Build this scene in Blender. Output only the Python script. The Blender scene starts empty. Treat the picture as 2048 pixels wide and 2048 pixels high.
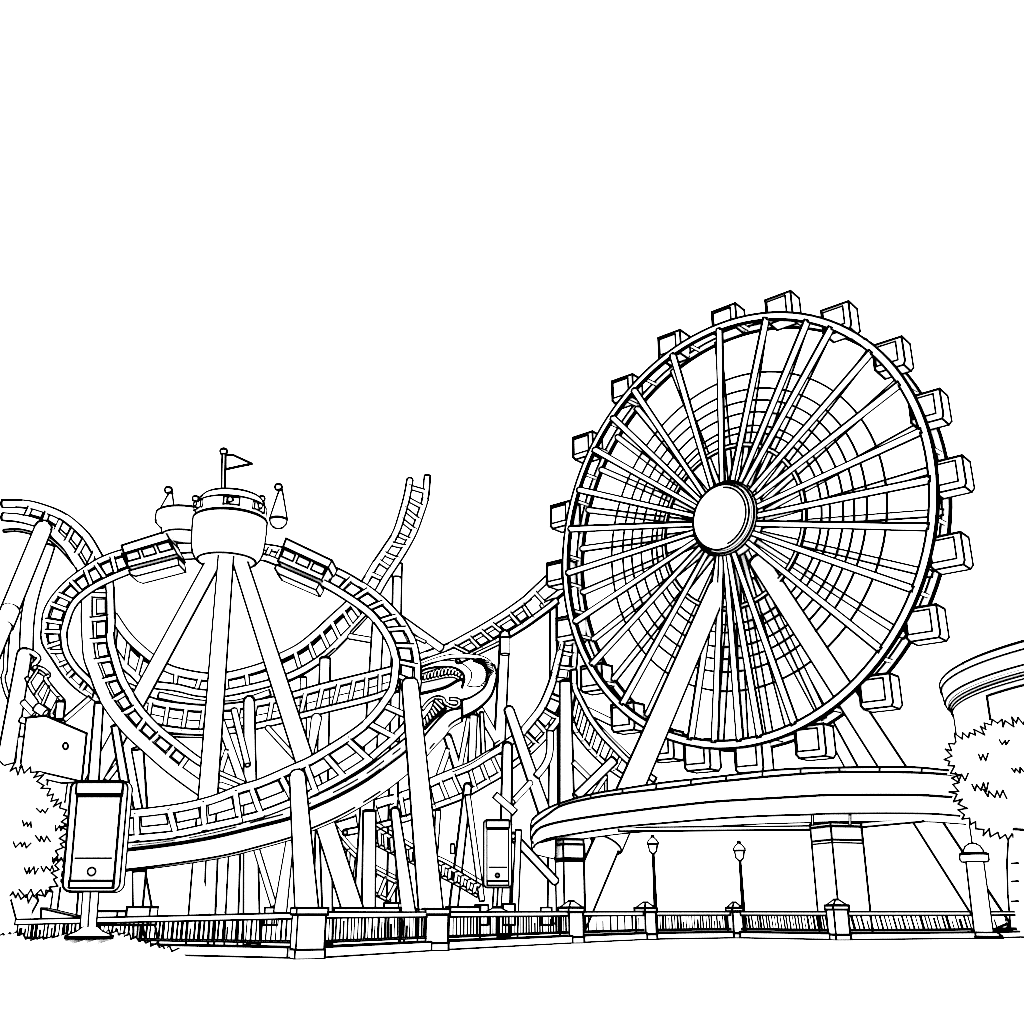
import bpy, bmesh, math, random
from mathutils import Vector as V
random.seed(7)
sc = bpy.context.scene
COL = sc.collection

# ------------------------------------------------------------------ camera
F = 2200.0                       # focal length in pixels of the 2048 px picture
PITCH = math.atan(799 / F)
EYE = V((0, 0, 1.3))
cam = bpy.data.cameras.new('camera'); camo = bpy.data.objects.new('camera', cam); COL.objects.link(camo)
camo.location = EYE; camo.rotation_euler = (math.pi / 2 + PITCH, 0, 0)
cam.sensor_width = 36; cam.lens = 36 * F / 2048; cam.clip_end = 5000; cam.clip_start = 0.1
sc.camera = camo
UPV = V((0, -math.sin(PITCH), math.cos(PITCH))); FWD = V((0, math.cos(PITCH), math.sin(PITCH)))

def ray(px, py):
    return V((1, 0, 0)) * ((px - 1024) / F) + UPV * ((1024 - py) / F) + FWD
def at(px, py, Y):
    d = ray(px, py); return EYE + d * (Y / d.y)
def ground(px, py):
    d = ray(px, py); return EYE + d * (-EYE.z / d.z)
def mpp(p):                      # metres per picture pixel at a place
    return (p - EYE).dot(FWD) / F

TILE = dict(A=(0, 860, .265), B=(0, 1372, .3043), C=(480, 1372, .3043), D=(480, 860, .2692), E=(960, 1300, .3416),
            F=(1480, 1250, .3468), G=(1100, 560, .2588), H=(1500, 560, .2588), I=(1060, 1000, .2588),
            J=(1500, 1000, .2588), K=(800, 1200, .207), L=(0, 1180, .207), M=(180, 1300, .207), N=(560, 1280, .176), O=(620, 1560, .2588))
def T(tile, *pts):
    ox, oy, s = TILE[tile]
    return [(ox + s * p[0], oy + s * p[1]) for p in pts]

# ------------------------------------------------------------------ materials
def material(name, base, var=0.03, scale=3.0, rough=.6):
    m = bpy.data.materials.new(name); m.use_nodes = True
    nt = m.node_tree; nt.nodes.clear()
    out = nt.nodes.new('ShaderNodeOutputMaterial'); d = nt.nodes.new('ShaderNodeBsdfDiffuse')
    if var:
        n = nt.nodes.new('ShaderNodeTexNoise'); n.inputs['Scale'].default_value = scale
        r = nt.nodes.new('ShaderNodeValToRGB')
        r.color_ramp.elements[0].color = (base - var,) * 3 + (1,); r.color_ramp.elements[1].color = (base + var,) * 3 + (1,)
        nt.links.new(n.outputs['Fac'], r.inputs['Fac']); nt.links.new(r.outputs['Color'], d.inputs['Color'])
    else:
        d.inputs['Color'].default_value = (base, base, base, 1)
    nt.links.new(d.outputs['BSDF'], out.inputs['Surface'])
    return m
PAINT = material('white_paint', .88)
LEAF = material('white_leaf', .86, .04, 6)
PAVE = material('white_paving', .88, .03, 1.5)
GLASS = material('pale_window', .88, .02)
INK = material('black_line', 0.0, 0)
HW = 2.3                        # half width of a drawn edge, in picture pixels

# ------------------------------------------------------------------ mesh builder
def cr(pts, n):
    """Catmull-Rom through pts, n samples evenly spread by length"""
    if len(pts) == 2:
        return [pts[0].lerp(pts[1], i / (n - 1)) for i in range(n)]
    P = [pts[0] * 2 - pts[1]] + list(pts) + [pts[-1] * 2 - pts[-2]]
    fine = []
    for i in range(1, len(P) - 2):
        a, b, c, d = P[i - 1:i + 3]
        for k in range(12):
            t = k / 12
            fine.append(.5 * ((2 * b) + (c - a) * t + (2 * a - 5 * b + 4 * c - d) * t * t + (3 * b - a - 3 * c + d) * t ** 3))
    fine.append(pts[-1].copy())
    L = [0]
    for a, b in zip(fine, fine[1:]): L.append(L[-1] + (b - a).length)
    out, j = [], 0
    for i in range(n):
        s = L[-1] * i / (n - 1)
        while j < len(L) - 2 and L[j + 1] < s: j += 1
        w = (s - L[j]) / max(L[j + 1] - L[j], 1e-9)
        out.append(fine[j].lerp(fine[j + 1], min(max(w, 0), 1)))
    return out

def path(pix, Ys, n):
    """pixels + depths -> smooth 3-D polyline"""
    k = len(pix)
    if not isinstance(Ys, (list, tuple)): Ys = [Ys] * k
    if len(Ys) != k:
        m = len(Ys) - 1
        Ys = [Ys[min(int(i / (k - 1) * m), m - 1)] + (Ys[min(int(i / (k - 1) * m), m - 1) + 1] - Ys[min(int(i / (k - 1) * m), m - 1)]) * (i / (k - 1) * m - min(int(i / (k - 1) * m), m - 1)) for i in range(k)]
    return cr([at(p[0], p[1], y) for p, y in zip(pix, Ys)], n)

class MB:
    def __init__(s): s.v, s.f, s.lines, s.near = [], [], [], []
    def add(s, vs, fs):
        o = len(s.v); s.v += [V(p) for p in vs]; s.f += [tuple(i + o for i in f) for f in fs]; return s
    def box(s, c, ax, ay, az):
        vs = [c + ax * i + ay * j + az * k for i in (-1, 1) for j in (-1, 1) for k in (-1, 1)]
        return s.add(vs, [(0, 1, 3, 2), (4, 6, 7, 5), (0, 4, 5, 1), (2, 3, 7, 6), (0, 2, 6, 4), (1, 5, 7, 3)])
    def wbox(s, x0, x1, y0, y1, z0, z1):
        return s.box(V(((x0 + x1) / 2, (y0 + y1) / 2, (z0 + z1) / 2)), V(((x1 - x0) / 2, 0, 0)), V((0, (y1 - y0) / 2, 0)), V((0, 0, (z1 - z0) / 2)))
    def tube(s, pts, rad, sides=12, caps=True, closed=False, flat=None):
        n = len(pts)
        if not isinstance(rad, (list, tuple)): rad = [rad] * n
        if len(rad) == 2 and n > 2: rad = [rad[0] + (rad[1] - rad[0]) * i / (n - 1) for i in range(n)]
        t0 = (pts[1] - pts[0]).normalized()
        u = t0.orthogonal().normalized() if flat is None else (flat - t0 * flat.dot(t0)).normalized()
        vs = []
        for i in range(n):
            if closed: t = (pts[(i + 1) % n] - pts[i - 1]).normalized()
            else: t = (pts[min(i + 1, n - 1)] - pts[max(i - 1, 0)]).normalized()
            u = (u - t * u.dot(t)).normalized(); w = t.cross(u)
            for k in range(sides):
                a = 2 * math.pi * k / sides
                vs.append(pts[i] + (u * math.cos(a) + w * math.sin(a)) * rad[i])
        fs = []
        for i in range(n if closed else n - 1):
            j = (i + 1) % n
            for k in range(sides):
                k2 = (k + 1) % sides
                fs.append((i * sides + k, i * sides + k2, j * sides + k2, j * sides + k))
        if caps and not closed:
            fs += [tuple(range(sides))[::-1], tuple((n - 1) * sides + k for k in range(sides))]
        return s.add(vs, fs)
    def lathe(s, c, prof, segs=48, axis=V((0, 0, 1)), u=None):
        axis = axis.normalized(); u = u or axis.orthogonal().normalized(); w = axis.cross(u)
        vs = [c + axis * z + (u * math.cos(2 * math.pi * k / segs) + w * math.sin(2 * math.pi * k / segs)) * max(r, 1e-4) for r, z in prof for k in range(segs)]
        fs = [(i * segs + k, i * segs + (k + 1) % segs, (i + 1) * segs + (k + 1) % segs, (i + 1) * segs + k) for i in range(len(prof) - 1) for k in range(segs)]
        fs += [tuple(range(segs))[::-1], tuple((len(prof) - 1) * segs + k for k in range(segs))]
        return s.add(vs, fs)
    def prism(s, poly, off):
        n = len(poly)
        return s.add(list(poly) + [p + off for p in poly], [tuple(range(n)), tuple(range(2 * n - 1, n - 1, -1))] + [(i, i + n, (i + 1) % n + n, (i + 1) % n) for i in range(n)])
    def ribbon(s, top, bot, thick):
        """a curved wall between two polylines, given its thickness away from the viewer's side"""
        n = len(top); vs = []
        for a, b in zip(top, bot):
            d = ((a + b) / 2 - EYE); d.z = 0; d.normalize()
            vs += [a, b, b + d * thick, a + d * thick]
        fs = [(0, 1, 2, 3), tuple((n - 1) * 4 + k for k in (3, 2, 1, 0))]
        for i in range(n - 1):
            for k in range(4):
                k2 = (k + 1) % 4
                fs.append((i * 4 + k, (i + 1) * 4 + k, (i + 1) * 4 + k2, i * 4 + k2))
        s.near = [2 + 4 * i for i in range(n - 1)]
        return s.add(vs, fs)
    def line(s, *pts):
        for a, b in zip(pts, pts[1:]): s.lines.append((a, b))
        return s

def inkbar(vs, fs, p, q, r):
    d = q - p
    if d.length < 1e-5: return
    d.normalize(); u = d.orthogonal().normalized(); w = d.cross(u); p = p - d * r * .6; q = q + d * r * .6
    o = len(vs)
    for c in (p, q):
        for k in range(6):
            a = math.pi / 3 * k; vs.append(c + (u * math.cos(a) + w * math.sin(a)) * r)
    fs += [(o + k, o + (k + 1) % 6, o + 6 + (k + 1) % 6, o + 6 + k) for k in range(6)]
    fs += [tuple(o + k for k in range(5, -1, -1)), tuple(o + 6 + k for k in range(6))]

def build(name, mb, parent=None, mat=None, thr=42, hw=HW, ink=True, allink=False):
    """links the collected shape as ONE mesh: white faces plus the black bars along its drawn edges"""
    bm = bmesh.new()
    bv = [bm.verts.new(p) for p in mb.v]
    for f in mb.f:
        try: bm.faces.new([bv[i] for i in f])
        except ValueError: pass
    bmesh.ops.remove_doubles(bm, verts=bm.verts, dist=1e-5)
    bmesh.ops.recalc_face_normals(bm, faces=bm.faces)
    if bm.faces and bm.calc_volume(signed=True) < 0: bmesh.ops.reverse_faces(bm, faces=bm.faces)
    if mb.near and len(bm.faces) == len(mb.f):       # a curved wall's near side faces the plaza
        bm.faces.ensure_lookup_table(); bm.normal_update()
        if sum(1 if bm.faces[i].normal.dot(EYE - bm.faces[i].calc_center_median()) > 0 else -1 for i in mb.near) < 0: bmesh.ops.reverse_faces(bm, faces=bm.faces)
    bm.normal_update(); bm.verts.ensure_lookup_table()
    bars = []; outer_ = set(); round_ = set()          # edges where a rounded side turns out of sight get the heavier bar
    if ink:
        ct = math.cos(math.radians(thr))
        front = {f.index: 0 for f in bm.faces}
        bm.faces.index_update(); bm.edges.index_update()
        fr = [f.normal.dot(EYE - f.calc_center_median()) > 0 for f in bm.faces]
        for e in bm.edges:
            lf = e.link_faces
            if len(lf) < 2: bars.append(e); continue
            a, b = fr[lf[0].index], fr[lf[1].index]
            if a != b and lf[0].normal.dot(lf[1].normal) >= ct: round_.add(e.index)
            elif a != b: outer_.add(e.index)
            if a != b or ((a or b) and lf[0].normal.dot(lf[1].normal) < ct): bars.append(e)
    verts = [v.co.copy() for v in bm.verts]; bm.verts.index_update()
    faces = [tuple(v.index for v in f.verts) for f in bm.faces]; nb = len(faces)
    segs = [(e.verts[0].co.copy(), e.verts[1].co.copy(), 1.5 if e.index in round_ else 1.25 if e.index in outer_ else 1.0) for e in bars] + [(a, b, 1.0) for a, b in mb.lines]
    bm.free()
    if allink: nb = 0
    for p, q, k in segs:
        inkbar(verts, faces, p, q, k * (hw if hw >= 2 else min(hw + .55, 2.2)) * mpp((p + q) / 2))
    base = V((0, 0, 0))
    par = parent
    while par is not None:
        base = base + par.location; par = par.parent
    if parent is None:
        base = sum(verts, V()) / len(verts); base.z = min(v.z for v in verts)
    me = bpy.data.meshes.new(name); me.from_pydata([v - base for v in verts], [], faces)
    me.materials.append(mat or PAINT); me.materials.append(INK)
    me.polygons.foreach_set('material_index', [0] * nb + [1] * (len(faces) - nb))
    me.update()
    o = bpy.data.objects.new(name, me); COL.objects.link(o)
    if parent is not None: o.parent = parent
    else: o.location = base
    return o
def tag(o, label, cat, group=None):
    o['label'] = label; o['category'] = cat
    if group: o['group'] = group
    return o
def thing(name, loc, label, cat, group=None):
    o = bpy.data.objects.new(name, None); COL.objects.link(o); o.location = loc; o.empty_display_size = .5
    return tag(o, label, cat, group)
def struct(name, mb, mat, **k):
    o = build(name, mb, None, mat, **k); o['kind'] = 'structure'; return o
def foot(p): return V((p.x, p.y, 0))

# ------------------------------------------------------------------ light
w = bpy.data.worlds.new('World'); sc.world = w; w.use_nodes = True
nt = w.node_tree; bg = nt.nodes['Background']; sky = nt.nodes.new('ShaderNodeTexSky'); sky.sky_type = 'NISHITA'
sky.sun_disc = False; sky.sun_elevation = math.radians(55); sky.sun_rotation = math.radians(200); sky.dust_density = 4
hs = nt.nodes.new('ShaderNodeHueSaturation'); hs.inputs['Saturation'].default_value = 0.0     # white cloud cover
nt.links.new(sky.outputs['Color'], hs.inputs['Color'])
mx = nt.nodes.new('ShaderNodeMix'); mx.data_type = 'RGBA'; mx.inputs[0].default_value = .9      # thick bright overcast
nt.links.new(hs.outputs['Color'], mx.inputs[6]); mx.inputs[7].default_value = (7, 7, 7, 1)
nt.links.new(mx.outputs[2], bg.inputs['Color'])
bg.inputs['Strength'].default_value = .15
sun = bpy.data.lights.new('sun', 'SUN'); sun.energy = .5; sun.angle = math.radians(40)
so = bpy.data.objects.new('sun', sun); COL.objects.link(so)
so.rotation_euler = (math.radians(35), 0, math.radians(-20)); so.location = (0, -20, 60)
vs_ = sc.view_settings; vs_.view_transform = 'Standard'; vs_.look = 'None'; vs_.gamma = 1; vs_.use_curve_mapping = False
vs_.exposure = 1.75
sc.cycles.use_denoising = False; sc.cycles.pixel_filter_type = 'BOX'; sc.cycles.filter_width = 1.0
sc.cycles.max_bounces = 9; sc.cycles.diffuse_bounces = 9

# ------------------------------------------------------------------ ground
g = MB(); g.add([V((-1500, -40, 0)), V((1500, -40, 0)), V((1500, 2800, 0)), V((-1500, 2800, 0))], [(0, 1, 2, 3)])
struct('ground', g, PAVE, ink=False)

# ------------------------------------------------------------------ ferris wheel
WX, WZ, WR, WYAW, WY = 20.467, 36.455, 21.315, -.8031, 100.0
WC = V((WX, WY, WZ)); WU = V((math.cos(WYAW), math.sin(WYAW), 0)); WN = V((-math.sin(WYAW), math.cos(WYAW), 0)); WZV = V((0, 0, 1))
def wp(r, a, off): return WC + WN * off + (WU * math.cos(a) + WZV * math.sin(a)) * r * WR
def onwheel(px, py, off):
    d = ray(px, py); c = WC + WN * off; q = EYE + d * ((c - EYE).dot(WN) / d.dot(WN)); return q
def wang(q): r = q - WC; return math.atan2(r.z, r.dot(WU))
wheel = thing('ferris_wheel', foot(WC), 'tall white ferris wheel with blank round hub and boxy gondolas behind the curved walkway', 'ferris wheel')
def rim(r0, r1, o0, o1, n=120):
    m = MB(); vs, fs = [], []
    for i in range(n):
        a = 2 * math.pi * i / n
        vs += [wp(r1, a, o0), wp(r0, a, o0), wp(r0, a, o1), wp(r1, a, o1)]
    for i in range(n):
        j = (i + 1) % n
        for k in range(4):
            k2 = (k + 1) % 4; fs.append((i * 4 + k, j * 4 + k, j * 4 + k2, i * 4 + k2))
    return m.add(vs, fs)
build('rim', rim(.968, 1.0, -.15, .15), wheel)
build('rim', rim(.968, 1.0, 2.1, 2.4), wheel)
ends = [(1439, 662), (1531, 643), (1612, 648), (1660, 660), (1742, 705), (1797, 770), (1838, 865), (1858, 960), (1857, 1054), (1830, 1180), (1765, 1302), (1590, 1450), (1520, 1471), (1480, 1478), (1430, 1476), (1383, 1468), (1250, 1398), (1189, 1323), (1156, 1240), (1140, 1145), (1140, 1058), (1154, 979), (1188, 899), (1224, 834), (1266, 777), (1346, 710)]
angs = [wang(onwheel(x, y, 0)) for x, y in ends]
for a in angs:
    build('spoke', MB().tube([wp(.12, a, -.2), wp(.975, a, 0)], [.20, .27], 10, caps=False), wheel)
for i, a in enumerate(angs):
    a2 = a + .085
    build('spoke', MB().tube([wp(.12, a2, 1.8), wp(.975, a2, 2.2)], [.2, .26], 12, caps=False), wheel, hw=1.7)
for r, o in ((.745, 1.75), (.662, 1.5), (.605, 1.5), (.55, 1.65), (.485, 1.7), (.45, 1.55)):
    build('inner_ring', MB().tube([wp(r, 2 * math.pi * i / 96, o) for i in range(96)], .12, 6, closed=True), wheel, INK, ink=False)
build('inner_ring', rim(.375, .392, .9, 1.1, 72), wheel, hw=1.4)
# short webs between the two rims
for i in range(42):
    a = 2 * math.pi * (i + .5) / 42
    build('rim_strut', MB().tube([wp(.984, a, .1), wp(.984, a, 2.2)], .14, 12, caps=False), wheel, hw=.9)
HC = WC + WZV * .35 + WU * .3
hub = build('hub', MB().lathe(HC, [(3.5, -.55), (3.68, -.35), (3.68, .75), (3.2, .95)], 64, WN), wheel, thr=38, hw=2.6)
hc = MB().lathe(HC, [(3.22, -1.0), (3.22, -.45)], 64, WN)
for o, r in ((-1.02, 2.9),):
    pts = [HC + WN * o + (WU * math.cos(t) + WZV * math.sin(t)) * r for t in [(-1.35 + 2.7 * k / 30) for k in range(31)]]
    hc.line(*pts)
build('hub_cap', hc, hub)
build('axle', MB().lathe(WC, [(.9, .7), (.9, 3.6)], 24, WN), wheel)
gond = [(1480, 578), (1590, 600), (1690, 670), (1760, 772), (1800, 900), (1795, 1045), (1748, 1180), (1660, 1307), (1537, 1399), (1422, 1428), (1325, 1425), (1258, 1407), (1185, 1355), (1125, 1282), (1077, 1190), (1057, 1085), (1063, 975), (1105, 843), (1180, 734), (1270, 650), (1375, 600)]
GA = (WU * .97 + WN * .1).normalized(); GB = V((GA.y, -GA.x, 0)) * -1
for x, y in gond:
    c = onwheel(x * 1.06, y * 1.06, 1.18); q0 = (c - WC - WN * 1.18).normalized(); c = c - q0 * (.22 + .3 * q0.z)
    hx, hy, hz = 1.36, .92, 1.34
    gm = MB()
    # body with slightly narrower floor
    lo, hi = -hz, hz
    vs = []
    for z, k in ((lo, .86), (lo + .3, 1.0), (hi, .985)):
        for sx, sy in ((-1, -1), (1, -1), (1, 1), (-1, 1)):
            vs.append(c + GA * sx * hx * k + GB * sy * hy * k + V((0, 0, z)))
    fs = [(3, 2, 1, 0), (8, 9, 10, 11)]
    for l in (0, 4):
        for k in range(4): fs.append((l + k, l + (k + 1) % 4, l + 4 + (k + 1) % 4, l + 4 + k))
    gm.add(vs, fs)
    go = build('gondola', gm, wheel, thr=38, hw=2.5)
    for side, sgn, wd in ((GB, -1, .72),):
        oth = GA if side is GB else GB
        f = c + side * sgn * ((hy if side is GB else hx) * .985 + .04)
        wm = MB().box(f + V((0, 0, .12)) - oth * hx * .16, oth * hx * wd, side * .03, V((0, 0, .9)))
        build('window', wm, go, GLASS, hw=1.25)
# legs, splayed in front of and behind the wheel
def leg(px0, px1, o0, yo, w0, w1, n='leg', z1=None, Ytop=None):
    a = onwheel(px0[0], px0[1], o0); b = at(px1[0], px1[1], yo)
    if b.z > 0:
        d = (b - a); b = b + d * (b.z / -d.z)
    build(n, MB().tube([a, b], [w0, w1], 20), wheel, hw=3.0)
leg((1447, 1150), (1151, 1830), 1.2, 90, .82, 1.05)
leg((1515, 1118), (1976, 1830), 1.0, 88, .78, .95)
kn = at(1706, 1540, 106); kf = at(1678, 1700, 106)
build('rear_leg', MB().tube([onwheel(1500, 1160, 3.4), kn, foot(kf)], [.42, .5, .5], 16), wheel, hw=2.6)

# ------------------------------------------------------------------ elevated walkway
top = [(1062, 1652), (1066, 1638), (1076, 1629), (1093, 1618), (1124, 1605), (1185, 1588), (1250, 1577), (1329, 1565), (1421, 1555), (1480, 1548), (1550, 1540), (1625, 1536), (1723, 1534.5), (1827, 1534.5), (1890, 1540), (2060, 1556)]
par = [(1062, 1662), (1066, 1652), (1076, 1643), (1093, 1631), (1124, 1611), (1185, 1596), (1250, 1586), (1329, 1577), (1421, 1565), (1480, 1559), (1550, 1552), (1636, 1546), (1723, 1544), (1827, 1545), (1895, 1549), (2060, 1563)]
mid = [(1064, 1680), (1068, 1668), (1078, 1657), (1095, 1650), (1124, 1643), (1185, 1633), (1250, 1624), (1329, 1614), (1421, 1604), (1480, 1600), (1550, 1596), (1620, 1592), (1671, 1590), (1827, 1590), (1900, 1594), (2060, 1604)]
bot = [(1066, 1700), (1070, 1690), (1080, 1684), (1097, 1677), (1124, 1672), (1185, 1662), (1250, 1653), (1329, 1646), (1421, 1638), (1480, 1634), (1550, 1631), (1620, 1629), (1671, 1627), (1840, 1627), (1910, 1631), (2060, 1644)]
ys = [80, 77, 76.7, 76.3, 75.8, 74.8, 73.6, 72.4, 71, 70, 69, 68, 66.6, 65.5, 64.8, 64]
walk = thing('elevated_walkway', foot(at(1560, 1600, 72)), 'white curved elevated walkway on columns in front of the ferris wheel', 'walkway')
def band(a, b, th, n=90): return MB().ribbon(path(a, ys, n), path(b, ys, n), th)
def shift(ps, d): return [(x, y + d) for x, y in ps]
build('upper_fascia', band(par, mid, 6.0), walk, thr=60)
ys = [y - .25 for y in ys]
build('lower_fascia', band(mid, bot, 6.0), walk, thr=60)
ys = [y + .5 for y in ys]
pm = band(top, par, .3)
A_, B_ = path(top, [y - .05 for y in ys], 90), path(par, [y - .05 for y in ys], 90)
for i in range(14, 88, 6): pm.line(A_[i], B_[i])
build('parapet', pm, walk, thr=60, hw=1.5)
ys = [y - .25 for y in ys]
us = [(1066, 1703), (1080, 1706), (1110, 1712)]
build('soffit', MB().ribbon(path([(1064, 1685), (1085, 1683), (1112, 1676)], [77.5, 77, 76.6], 10), path([(1068, 1702), (1085, 1707), (1111, 1713)], [78.2, 77.6, 77], 10), 3), walk, thr=70)
def hbeam(p, q, Y0, Y1, w, name, par_, hw=2.6, sides=10, r1=None):
    a, b = at(p[0], p[1], Y0), at(q[0], q[1], Y1)
    r = w / 2 * mpp(a); rb = (r1 or w) / 2 * mpp(b)
    return build(name, MB().tube([a, b], [r, rb], sides), par_, hw=hw)
hbeam((1238, 1659), (1622, 1656), 75, 70, 6, 'soffit_beam', walk, 1.4)
hbeam((1706, 1652), (1846, 1639), 72, 70, 7, 'soffit_beam', walk, 1.4)
def squarecol(par_, pxl, pxr, ytop, Y, capl, capr, capt, capb, name='column', yaw=-.32, foot_z=0):
    c = at((pxl + pxr) / 2, ytop, Y); s = (pxr - pxl) / 2 * mpp(c) / (math.cos(yaw) + abs(math.sin(yaw)))
    ax, ay = V((math.cos(yaw), -math.sin(yaw), 0)) * s, V((math.sin(yaw), math.cos(yaw), 0)) * s
    o = build(name, MB().box(V((c.x, c.y, (c.z + foot_z) / 2)), ax, ay, V((0, 0, (c.z - foot_z) / 2))), par_)
    zt, zb = at(0, capt, Y).z, at(0, capb, Y).z
    k = (capr - capl) / (pxr - pxl)
    cm = MB().box(V((c.x, c.y, (zt + zb) / 2)), ax * k, ay * k, V((0, 0, (zt - zb) / 2)))
    cm.box(V((c.x, c.y, zb - .08)), ax * (k * .97), ay * (k * .97), V((0, 0, .08)))
    build('capital', cm, o)
    return o
squarecol(walk, 1627, 1716, 1655, 67.5, 1619, 1708, 1648, 1682)
squarecol(walk, 1112, 1166, 1680, 77.5, 1110, 1167, 1690, 1718)
hbeam((1625, 1630), (1625, 1650), 66.5, 66.5, 3, 'bracket', walk, .7)
hbeam((1700, 1630), (1700, 1650), 66.5, 66.5, 3, 'bracket', walk, .7)
la, lb = onwheel(1447, 1150, 1.2), at(1151, 1830, 90)
build('leg_collar', MB().lathe(la.lerp(lb, .8), [(1.3, -1.0), (1.3, .9)], 24, la - lb), wheel)

# ------------------------------------------------------------------ coaster tracks
def rail(name, pix, Ys, w, parent, n=70, hw=HW):
    P = path(pix, Ys, n)
    if not isinstance(w, (list, tuple)) and w <= 3.5:       # a thin dark handrail
        build(name, MB().tube(P, [1.5 * mpp(p) for p in P], 6), parent, INK, ink=False); return P
    wr = w if isinstance(w, (list, tuple)) else (w, w)
    R = [(wr[0] + (wr[1] - wr[0]) * i / (n - 1)) / 2 * mpp(p) for i, p in enumerate(P)]
    build(name, MB().tube(P, R, 14), parent, hw=hw)
    return P
def ties(PA, PB, ts, w, parent, hw=1.4, over=0.0, name='cross_tie'):
    nA, nB = len(PA) - 1, len(PB) - 1
    def pick(P, t):
        x = t * (len(P) - 1); i = min(int(x), len(P) - 2); return P[i].lerp(P[i + 1], x - i)
    for t in ts:
        ta, tb = t if isinstance(t, tuple) else (t, t)
        a, b = pick(PA, ta), pick(PB, tb)
        if over: b = b + (b - a) * over
        r = w / 2 * mpp(a)
        build(name, MB().tube([a, b], r, 10, caps=over > 0), parent, hw=hw)
def strip(PA, PB, f0, f1, t0, t1, parent, n=40, name='walkway_strip', mat=None):
    """a thin dark catwalk grating lying along the track between the rails"""
    def pick(P, t):
        x = t * (len(P) - 1); i = min(int(x), len(P) - 2); return P[i].lerp(P[i + 1], x - i)
    tp, bt = [], []
    for i in range(n):
        t = t0 + (t1 - t0) * i / (n - 1)
        a, b = pick(PA, t), pick(PB, t); tp.append(a.lerp(b, f0)); bt.append(a.lerp(b, f1))
    build(name, MB().ribbon(tp, bt, .06), parent, mat or INK, ink=False)
def lin(a, b, n): return [a + (b - a) * i / (n - 1) for i in range(n)]
def column(p, q, Y0, Y1, w0, w1, parent, name='support_column', cap=0, to_ground=True, hw=2.8):
    a = at(p[0], p[1], Y0); b = at(q[0], q[1], Y1)
    if to_ground and b.z > 0.02 and a.z > b.z + .2:
        d = b - a; b = b + d * (b.z / -d.z)
    k = (at(q[0], q[1], Y1) - a).length; kk = (b - a).length / k
    r0 = w0 / 2 * mpp(a); r1 = r0 + (w1 / 2 * mpp(at(q[0], q[1], Y1)) - r0) * kk
    ax = (b - a).normalized()
    pts, rad = [a, b], [r0, r1]
    if cap:   # rounded top
        pts = [a, a + ax * r0 * .12, a + ax * r0 * .4, a + ax * r0 * .9, b]; rad = [r0 * .35, r0 * .62, r0 * .88, r0, r1]
    o = build(name, MB().tube(pts, rad, 20), parent, thr=50, hw=hw)
    return o
def collar(p, Y, w, h, ax, par_):
    c = at(p[0], p[1], Y); m = mpp(c)
    build('collar', MB().lathe(c, [(w / 2 * m, -h / 2 * m), (w / 2 * m, h / 2 * m)], 20, ax), par_, hw=1.4)

# ---- 1. the helix: lower front sweep, right turn, top, left turn and back sweep
hel = thing('coaster_helix', foot(at(460, 1600, 45)), 'white looping ladder track of the coaster circling the legs of the drum tower', 'coaster track')
up = T('B', (840, 842), (1000, 826), (1200, 797), (1400, 748)) + T('C', (0, 677), (110, 645), (220, 600), (330, 550), (450, 497), (560, 432), (690, 350), (810, 262), (890, 180), (950, 100)) + [(785, 1376), (790, 1347), (791, 1320), (784, 1292), (768, 1262), (746, 1233)] + T('D', (900, 1312), (790, 1238), (620, 1140)) + T('D', (270, 980), (100, 935)) + [(430, 1117), (384, 1111)] + T('A', (1150, 990), (980, 1060), (840, 1118), (700, 1190), (590, 1275), (535, 1350)) + T('L', (640, 310), (615, 440), (640, 600), (730, 750), (860, 880), (960, 990)) + [(240, 1425)]
upY = [34, 34, 34, 34.2, 34.5, 34.8, 35, 35.3, 35.8, 36.2, 37, 38, 39, 40, 41, 42, 43, 44, 45, 46, 47, 48, 49, 50, 50, 50, 50, 50, 50, 50, 50, 50, 50, 50.5, 51, 51.5, 52, 53, 54, 55]
upY = (upY + [55] * 10)[:len(up)]
lo = T('B', (840, 1005), (1000, 992), (1150, 975), (1350, 932), (1560, 885)) + T('C', (0, 878), (150, 838), (330, 768), (480, 700), (650, 610), (820, 503), (920, 420), (1000, 350), (1090, 255)) + [(826, 1418), (833, 1385), (836, 1350), (833, 1315), (826, 1285), (812, 1256)] + T('D', (1170, 1385), (1050, 1262), (900, 1150), (690, 1037), (320, 898), (180, 870)) + [(470, 1080), (420, 1076), (384, 1078), (336.5, 1084)] + T('A', (940, 922), (770, 982), (640, 1060), (520, 1150), (410, 1268), (350, 1380), (338, 1490)) + T('L', (432, 500), (530, 655), (645, 825), (780, 955), (960, 1065)) + [(245, 1428)]
loY = [34, 34, 34, 34, 34.3, 34.6, 35, 35.5, 36, 37, 38, 39, 40, 41, 42, 43, 44, 45, 46, 47, 48, 49, 50, 51, 52, 52, 52, 52, 52, 52, 52, 52, 52, 52, 52, 52, 52, 52.5, 53, 54, 55]
loY = (loY + [55] * 10)[:len(lo)]
PU = rail('rail', up, upY, (13.5, 10), hel, 180)
PL = rail('rail', lo, loY, (12, 9.5), hel, 180)
def near(P, pix):
    best, bi = 1e9, 0
    for i, p in enumerate(P):
        d = p - EYE; dz = d.dot(FWD); x = 1024 + F * d.x / dz; y = 1024 - F * d.dot(UPV) / dz
        e = (x - pix[0]) ** 2 + (y - pix[1]) ** 2
        if e < best: best, bi = e, i
    return bi / (len(P) - 1)
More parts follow.
